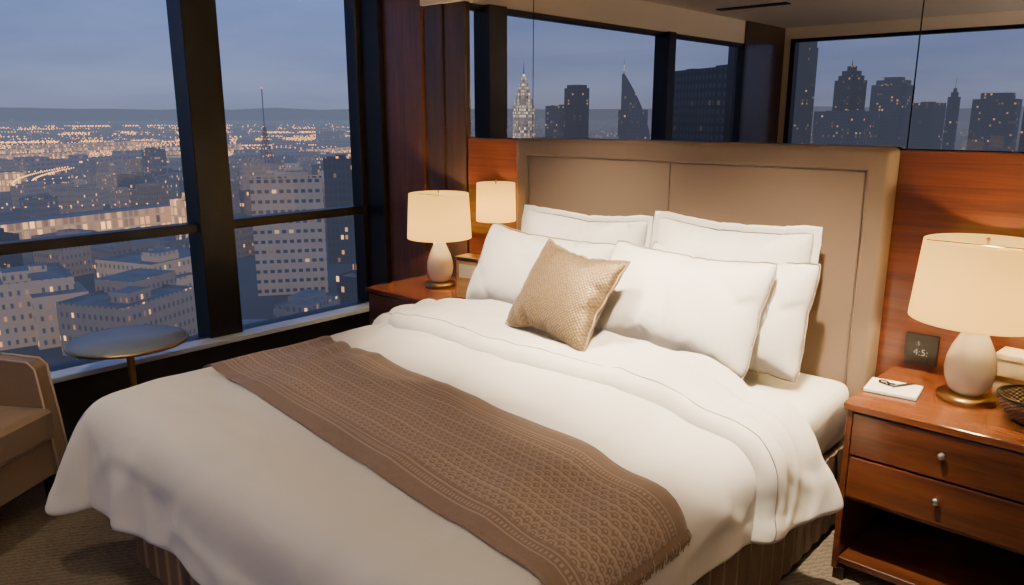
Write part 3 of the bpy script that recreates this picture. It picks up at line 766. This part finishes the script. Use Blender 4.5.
# ------------------------------------------------------------------ city
ZG=-50.0
def facade(name,wall,frac,lit,strength,cw=3.0,chh=3.3,glass=None,wx=(.2,.8),wz=(.25,.8),hz=1200,gd=.62,glow=0.0):
    k=NT(name); k.b.inputs["Roughness"].default_value=.7
    if glass is None: glass=tuple(c*gd for c in wall)
    t=k.n("ShaderNodeTexCoord"); s=k.n("ShaderNodeSeparateXYZ"); k.l(t.outputs["Object"],s.inputs[0])
    u=k.math('DIVIDE',k.math('ADD',s.outputs[0],s.outputs[1]),cw); v=k.math('DIVIDE',s.outputs[2],chh)
    fu=k.math('FRACT',u); fv=k.math('FRACT',v)
    m=k.math('MULTIPLY',k.math('MULTIPLY',k.math('GREATER_THAN',fu,wx[0]),k.math('LESS_THAN',fu,wx[1])),k.math('MULTIPLY',k.math('GREATER_THAN',fv,wz[0]),k.math('LESS_THAN',fv,wz[1])))
    g_=k.n("ShaderNodeNewGeometry"); sn=k.n("ShaderNodeSeparateXYZ"); k.l(g_.outputs["Normal"],sn.inputs[0])
    side=k.math('LESS_THAN',k.math('ABSOLUTE',sn.outputs[2]),.5)
    m=k.math('MULTIPLY',m,side)
    oi=k.n("ShaderNodeObjectInfo")
    cb=k.n("ShaderNodeCombineXYZ"); k.l(k.math('FLOOR',u),cb.inputs[0]); k.l(k.math('FLOOR',v),cb.inputs[1]); k.l(k.math('MULTIPLY',oi.outputs["Random"],50),cb.inputs[2])
    wn=k.n("ShaderNodeTexWhiteNoise"); k.l(cb.outputs[0],wn.inputs[0])
    on=k.math('LESS_THAN',wn.outputs[0],frac)
    sc=k.n("ShaderNodeSeparateColor"); k.l(wn.outputs[1],sc.inputs[0])
    br=k.math('ADD',.12,k.math('MULTIPLY',k.math('POWER',sc.outputs[1],2.5),1.5))
    nz=k.n("ShaderNodeTexNoise"); nz.inputs["Scale"].default_value=.25; nz.inputs["Detail"].default_value=6; k.l(t.outputs["Object"],nz.inputs["Vector"])
    wallc=k.mix(nz.outputs[0],tuple(c*.65 for c in wall),wall)
    roofc=k.mix(nz.outputs[0],(.10,.10,.105),(.34,.31,.29))
    k.l(k.mix(m,k.mix(side,roofc,wallc),glass),k.b.inputs["Base Color"])
    k.l(k.mix(m,(1,.62,.32),lit),k.b.inputs["Emission Color"])
    e1=k.math('MULTIPLY',k.math('MULTIPLY',m,on),k.math('MULTIPLY',br,strength))
    if glow>0:  # street light on the walls baked as constant warm emission
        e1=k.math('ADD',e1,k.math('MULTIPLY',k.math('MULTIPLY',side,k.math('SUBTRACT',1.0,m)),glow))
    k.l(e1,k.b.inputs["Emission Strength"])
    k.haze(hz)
    return k.m
W_=(1,.46,.14)
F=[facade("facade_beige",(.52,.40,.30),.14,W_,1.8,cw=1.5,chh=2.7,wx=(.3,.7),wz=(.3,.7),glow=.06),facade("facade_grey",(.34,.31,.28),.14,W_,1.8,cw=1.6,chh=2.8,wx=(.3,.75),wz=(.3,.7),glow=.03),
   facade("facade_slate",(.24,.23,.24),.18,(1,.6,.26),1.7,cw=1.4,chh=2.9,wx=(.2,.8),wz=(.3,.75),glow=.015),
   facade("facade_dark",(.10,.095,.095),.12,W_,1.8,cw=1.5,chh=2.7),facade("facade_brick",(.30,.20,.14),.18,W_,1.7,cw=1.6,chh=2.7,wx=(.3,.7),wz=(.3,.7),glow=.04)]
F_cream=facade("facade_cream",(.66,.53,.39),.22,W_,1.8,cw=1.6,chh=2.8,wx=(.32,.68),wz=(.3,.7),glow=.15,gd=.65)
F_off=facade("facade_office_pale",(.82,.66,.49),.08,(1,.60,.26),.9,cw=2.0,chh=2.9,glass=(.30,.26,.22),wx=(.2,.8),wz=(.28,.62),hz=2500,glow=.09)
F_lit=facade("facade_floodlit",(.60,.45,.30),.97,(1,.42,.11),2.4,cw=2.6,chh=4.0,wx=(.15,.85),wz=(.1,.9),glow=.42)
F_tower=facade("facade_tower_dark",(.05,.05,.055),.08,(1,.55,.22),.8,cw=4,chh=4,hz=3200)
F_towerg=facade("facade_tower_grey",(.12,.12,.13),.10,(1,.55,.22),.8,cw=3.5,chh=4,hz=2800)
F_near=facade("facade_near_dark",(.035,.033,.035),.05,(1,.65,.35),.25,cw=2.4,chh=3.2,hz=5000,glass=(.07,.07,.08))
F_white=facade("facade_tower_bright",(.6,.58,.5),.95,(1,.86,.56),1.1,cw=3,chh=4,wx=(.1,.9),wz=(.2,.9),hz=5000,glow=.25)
def building(name,x,y,w,d,h,mat,rot=0.0,label="",group="city buildings",steps=None,unit=True,wing=None):
    bm=bmesh.new()
    add_box(bm,(0,0,h/2),(w,d,h))
    fs=[f for f in bm.faces if f.calc_center_median().z>h-.01]
    rr=bmesh.ops.inset_region(bm,faces=fs,thickness=min(w,d)*.04,depth=0)
    for f in fs: 
        bmesh.ops.translate(bm,vec=(0,0,-min(1.0,h*.05)),verts=f.verts)
    if unit:
        add_box(bm,(w*.15,-d*.1,h+.2),(w*.3,d*.3,3.0))
        add_box(bm,(-w*.25,d*.2,h-.2),(w*.15,d*.2,2.0))
    if wing:
        add_box(bm,(w*wing[0],d*wing[1],h*wing[2]/2),(w*.62,d*.62,h*wing[2]))
    if steps:
        z=h
        for ww,hh in steps:
            add_box(bm,(0,0,z+hh/2),(w*ww,d*ww,hh)); z+=hh
    o=meshobj(name,bm_mesh(bm,name),mat,(x,y,ZG),(0,0,rot))
    top(o,label,"building",group); return o
heroes=[(-578,335,16),(-530,148,10),(-565,162,10),(-600,180,10),(-635,200,10)]
def hero(*a,**k): heroes.append((a[1],a[2],max(a[3],a[4]))); return building(*a,**k)
hero("office_building",-200,122,20,11,34,F_off,rot=r(56),label="pale twelve-storey office block with a grid of windows")
hero("office_building",-226,166,22,14,37,F[3],rot=r(52),label="dark office block next to the pale one")
hero("palace_building",-351,120,14,96,11,F_lit,rot=r(12),label="long low floodlit classical building",unit=False)
hero("palace_building",-334,157,16,14,15,F_lit,rot=r(12),label="floodlit end pavilion of a classical building",unit=False,steps=[(.5,3)])
hero("palace_building",-362,74,16,14,14,F_lit,rot=r(12),label="floodlit end pavilion of a classical building",unit=False,steps=[(.5,3)])
hero("office_building",-212,88,20,24,14,F_cream,rot=r(20),label="low cream office block with lit windows",wing=(.35,-.3,.7))
hero("office_building",-178,66,18,22,12,F[0],rot=r(26),label="low beige apartment block with lit windows",wing=(-.3,.4,1.2))
hero("office_building",-205,53,22,18,15,F_cream,rot=r(-10),label="low cream apartment block by the street",wing=(.4,.3,.8))
for (x_,y_,l_,a_) in ((-900,230,170,10),(-870,420,120,20),(-800,560,110,25),(-1050,330,190,14),(-760,330,70,5),(-620,140,60,12),(-980,470,150,22),(-1200,420,220,16)):
    hero("palace_building",x_,y_,16,l_,13,F_lit,rot=r(a_),label="very long floodlit building across the city",unit=False)
rot0=r(18)
rng=random.Random(4)
cells=[]
for gi in range(-45,45):
    for gj in range(-45,45):
        X=gi*24; Y=gj*24
        if gi%4==0: continue
        x=X*math.cos(rot0)-Y*math.sin(rot0); y=X*math.sin(rot0)+Y*math.cos(rot0)
        rr_=math.hypot(x,y); ang=math.degrees(math.atan2(y,-x))
        if x>0 or rr_<150 or rr_>720 or ang<8 or ang>42: continue
        if any(math.hypot(x-hx,y-hy)<hs*.5+16 for hx,hy,hs in heroes): continue
        if rng.random()<.10: continue
        cells.append((rr_,x,y))
cells.sort(); cells=cells[:285]
for rr_,x,y in cells:
    h=rng.uniform(6,11) if rr_<260 else rng.uniform(7,17)
    if rng.random()<.05 and rr_>420: h*=1.5
    m=rng.choice(F+[F_cream,F[0]])
    building("city_building",x+rng.uniform(-2,2),y+rng.uniform(-2,2),rng.uniform(9,16),rng.uniform(9,16),h,m,rot=rot0+rng.choice([0,0,r(90),r(8),r(-12),r(25)]),label="low city block with scattered lit windows at dusk",wing=(rng.uniform(-.35,.35),rng.choice([-.3,.3]),rng.uniform(.5,1.25)),steps=[(rng.uniform(.3,.7),rng.uniform(1,3))] if rng.random()<.4 else None)
building("skyscraper",-152,-283,34,26,69,F_near,rot=r(28),label="dark office tower with faint window rows",group="downtown skyscrapers")
def far_city():
    bm=bmesh.new(); rg=random.Random(9)
    for _ in range(5200):
        ad=rg.uniform(-95,50); ang=r(ad); R_=(740 if ad>3 else 1330)+ (rg.random()**1.4)*5400
        x=-math.cos(ang)*R_; y=math.sin(ang)*R_
        if any(math.hypot(x-hx,y-hy)<hs*.5+26 for hx,hy,hs in heroes): continue
        h=rg.uniform(7,17) if rg.random()<.95 else rg.uniform(20,30)
        w=rg.uniform(12,28); d=rg.uniform(12,28)
        add_box(bm,(x,y,h/2),(w,d,h))
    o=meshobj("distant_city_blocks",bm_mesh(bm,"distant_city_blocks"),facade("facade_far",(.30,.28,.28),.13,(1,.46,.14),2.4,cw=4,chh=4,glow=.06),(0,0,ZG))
    o["kind"]="stuff"; top(o,"dense sprawl of low city blocks stretching to the horizon","city")
far_city()
def lights_stuff():
    vs=[];fs=[]; rg=random.Random(12)
    def oct_(x,y,z,s):
        b=len(vs); vs.extend([(x+s,y,z),(x-s,y,z),(x,y+s,z),(x,y-s,z),(x,y,z+s),(x,y,z-s)])
        for a,c_,d in ((0,2,4),(2,1,4),(1,3,4),(3,0,4),(2,0,5),(1,2,5),(3,1,5),(0,3,5)): fs.append((b+a,b+c_,b+d))
    for _ in range(1000):
        ang=r(rg.uniform(-95,48)); R_=160+(rg.random()**1.1)*6000
        oct_(-math.cos(ang)*R_,math.sin(ang)*R_,rg.uniform(2,9),.10+R_*.00028*rg.uniform(.5,1.3))
    for k_ in range(110):
        ang=r(rg.uniform(4,44)); R_=rg.choice([rg.uniform(250,3800),rg.uniform(700,1500),rg.uniform(900,2200)]); x0=-math.cos(ang)*R_; y0=math.sin(ang)*R_
        da=rg.choice([ang*-1+r(90),ang*-1+r(90),ang*-1+r(86),ang*-1+r(94),rot0+r(90),r(100)]); Ln=rg.uniform(120,300)*(1+R_/900)
        nn=int(rg.uniform(50,100))
        for i in range(nn):
            t=(i/nn-.5)*Ln; x=x0+math.cos(da)*t; y=y0+math.sin(da)*t; rr2=math.hypot(x,y)
            if rr2<150: continue
            oct_(x,y,9,.12+rr2*.0006)
    A=[np.array(p) for p in ((-505.,138.),(-575.,150.),(-665.,218.))]
    for off in (-5,5):
        for i in range(40):
            t=i/39; p=A[0]*(1-t)**2+A[1]*2*t*(1-t)+A[2]*t*t
            oct_(p[0],p[1]+off,12,.6)
    me=D.meshes.new("city_street_lights"); me.from_pydata(vs,[],fs); me.update()
    o=meshobj("city_street_lights",me,emis("street_light_glow",(1,.42,.11),3.0),(0,0,ZG)); o["kind"]="stuff"
    top(o,"countless warm street lights scattered through the city","street lights")
lights_stuff()
def mk_ground():
    k=NT("city_ground"); k.b.inputs["Roughness"].default_value=1
    v=k.tc()
    n=k.n("ShaderNodeTexNoise"); n.inputs["Scale"].default_value=.02; n.inputs["Detail"].default_value=8; k.l(v,n.inputs["Vector"])
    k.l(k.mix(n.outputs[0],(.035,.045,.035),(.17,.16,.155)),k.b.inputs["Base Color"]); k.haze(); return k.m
bm=bmesh.new(); bmesh.ops.create_circle(bm,cap_ends=True,radius=9000,segments=96)
gr=meshobj("city_ground",bm_mesh(bm,"city_ground"),mk_ground(),(0,0,ZG)); top(gr,"dark ground of the city far below","ground"); gr["kind"]="stuff"
bm=bmesh.new(); prev=None
for i in range(0,121):
    a=r(-110+i*1.5); x=-math.cos(a)*7800; y=math.sin(a)*7800; h=105+80*abs(noise.noise(Vector((i*.09,1,0))))+20*noise.noise(Vector((i*.4,3,0)))
    p=(bm.verts.new((x,y,0)),bm.verts.new((x*1.05,y*1.05,h)))
    if prev: bm.faces.new((prev[0],p[0],p[1],prev[1]))
    prev=p
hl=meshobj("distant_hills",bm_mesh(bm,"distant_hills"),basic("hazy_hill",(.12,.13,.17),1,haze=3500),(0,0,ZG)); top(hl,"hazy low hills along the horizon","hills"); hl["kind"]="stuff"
rm=empty("radio_mast",(-578,335,ZG))
bm=bmesh.new()
H=62
def rod(bm,a,b,t):
    a=Vector(a);b=Vector(b); c_=(a+b)/2; rr3=bmesh.ops.create_cube(bm,size=1); q=(b-a).to_track_quat('Z','Y')
    bmesh.ops.transform(bm,matrix=Matrix.Translation(c_)@q.to_matrix().to_4x4()@Matrix.Diagonal((t,t,(b-a).length,1)),verts=rr3['verts'])
lv=[0,8,16,23,29,34,38,42]
def wd(z): return 5.0*(1-z/46)**1.4+.5
for z0,z1 in zip(lv[:-1],lv[1:]):
    for sx,sy in ((1,1),(1,-1),(-1,-1),(-1,1)):
        rod(bm,(sx*wd(z0),sy*wd(z0),z0),(sx*wd(z1),sy*wd(z1),z1),.6)
    rod(bm,(wd(z0),wd(z0),z0),(-wd(z1),wd(z1),z1),.4); rod(bm,(wd(z0),-wd(z0),z0),(-wd(z1),-wd(z1),z1),.4)
    rod(bm,(wd(z0),wd(z0),z0),(wd(z1),-wd(z1),z1),.4)
rod(bm,(0,0,42),(0,0,H+10),.6)
meshobj("lattice",bm_mesh(bm,"lattice"),basic("mast_red",(.20,.09,.07),.7,haze=1500),parent=rm)
lathe("beacon",[(0,0),(.7,.4),(.7,1.0),(0,1.4)],emis("red_beacon",(1,.1,.05),2),loc=(0,0,H+10),parent=rm,n=12)
top(rm,"tall lattice radio mast rising over the rooftops","radio mast")
def tower(x,y,w,topz,mat,label,steps=None,rot=0,spire=0):
    h=topz-ZG; st=sum(b for _,b in steps) if steps else 0
    o=building("skyscraper",x,y,w,w*.8,h-st,mat,rot=rot,label=label,group="downtown skyscrapers",steps=steps,unit=not steps)
    if spire:
        lathe("spire",[(0,h+spire),(w*.03,h),(w*.05,h-.1),(0,h-.1)],mat,parent=o,n=12)
    return o
tower(-689,-774,24,54,F_white,"slender bright tiered skyscraper with pointed spire",[(.85,8),(.7,8),(.55,7),(.4,6),(.25,6),(.12,5)],r(20),20)
tower(-637,-821,26,40,F_tower,"dark flat-topped skyscraper with scattered lit windows",[(.8,4)],r(10))
def sail(x,y,w,h,rot):
    bm=bmesh.new(); n=12; L_=[];R2=[]
    for k in range(n+1):
        t=k/n; xr=w/2; xl=-w/2+w*.92*(t**1.8)
        L_.append([bm.verts.new((xl,s_*w*.25,h*t)) for s_ in (-1,1)]); R2.append([bm.verts.new((xr,s_*w*.25,h*t)) for s_ in (-1,1)])
    for k in range(n):
        bm.faces.new((L_[k][0],R2[k][0],R2[k+1][0],L_[k+1][0])); bm.faces.new((L_[k][1],L_[k+1][1],R2[k+1][1],R2[k][1]))
        bm.faces.new((L_[k][0],L_[k+1][0],L_[k+1][1],L_[k][1])); bm.faces.new((R2[k][0],R2[k][1],R2[k+1][1],R2[k+1][0]))
    bm.faces.new((L_[n][0],R2[n][0],R2[n][1],L_[n][1]))
    o=meshobj("skyscraper",bm_mesh(bm,"skyscraper"),F_towerg,(x,y,ZG),(0,0,rot))
    lathe("spire",[(0,h+24),(.6,h),(0,h-.1)],F_white,loc=(w*.45,0,0),parent=o,n=10)
    top(o,"glass skyscraper with curved sloping side and mast","building","downtown skyscrapers")
sail(-578,-876,42,104,r(148))
tower(-690,-850,30,14,F_towerg,"mid-height dark tower among downtown blocks",None,r(5))
tower(-640,-960,34,9,F_towerg,"mid-height office tower among downtown blocks",None,r(15))
tower(-421,-1024,29,97,F_tower,"very tall dark tower with narrow crown",[(.9,10)],r(5))
tower(-372,-1068,31,64,F_tower,"tall dark tower with stepped crown",[(.8,6),(.6,6),(.3,6)],r(15),10)
tower(-330,-1106,44,50,F_towerg,"broad dark office tower downtown",[(.8,6),(.5,4)],r(0))
tower(-318,-1200,50,18,F_towerg,"wide mid-rise office block downtown",None,r(10))
tower(-269,-1162,13,36,F_towerg,"slim grey tower with thin spire",[(.6,6),(.3,5)],r(0),22)
tower(-226,-1200,50,30,F_towerg,"broad dark office block with stepped top",[(.7,8)],r(0))
tower(-170,-1180,36,55,F_tower,"tall dark tower with flat roof",[(.6,5)],r(8))
tower(-470,-980,45,12,F_towerg,"mid-rise dark block with flat roof",None,r(8))
tower(-350,-1000,60,6,F_towerg,"wide mid-rise block with flat roof",None,r(8))

# ------------------------------------------------------------------ world
wd_=D.worlds.new("dusk_sky"); scene.world=wd_; wd_.use_nodes=True; t=wd_.node_tree; bg=t.nodes["Background"]
tc=t.nodes.new("ShaderNodeTexCoord"); sx=t.nodes.new("ShaderNodeSeparateXYZ"); t.links.new(tc.outputs["Generated"],sx.inputs[0])
rp=t.nodes.new("ShaderNodeValToRGB"); t.links.new(sx.outputs[2],rp.inputs[0])
e_=rp.color_ramp.elements; e_[0].position=0.0; e_[0].color=(.165,.18,.265,1); e_[1].position=1; e_[1].color=(.08,.13,.28,1)
q=e_.new(.03); q.color=(.18,.21,.34,1); q=e_.new(.12); q.color=(.145,.20,.41,1); q=e_.new(.35); q.color=(.095,.15,.355,1)
mp=t.nodes.new("ShaderNodeMapping"); mp.inputs["Scale"].default_value=(1.5,1.5,7); t.links.new(tc.outputs["Generated"],mp.inputs[0])
nz=t.nodes.new("ShaderNodeTexNoise"); nz.inputs["Scale"].default_value=2.5; nz.inputs["Detail"].default_value=5; t.links.new(mp.outputs[0],nz.inputs[0])
mx=t.nodes.new("ShaderNodeMix"); mx.data_type='RGBA'; mx.blend_type='MULTIPLY'; mx.inputs[0].default_value=.5
t.links.new(rp.outputs[0],mx.inputs[6]); 
r2=t.nodes.new("ShaderNodeValToRGB"); r2.color_ramp.elements[0].position=.35; r2.color_ramp.elements[0].color=(.65,.68,.78,1); r2.color_ramp.elements[1].position=.65; r2.color_ramp.elements[1].color=(1.2,1.2,1.2,1)
t.links.new(nz.outputs[0],r2.inputs[0]); t.links.new(r2.outputs[0],mx.inputs[7]); t.links.new(mx.outputs[2],bg.inputs[0]); bg.inputs[1].default_value=1.6
scene.frame_set(1)
print("total",time.time()-T0)
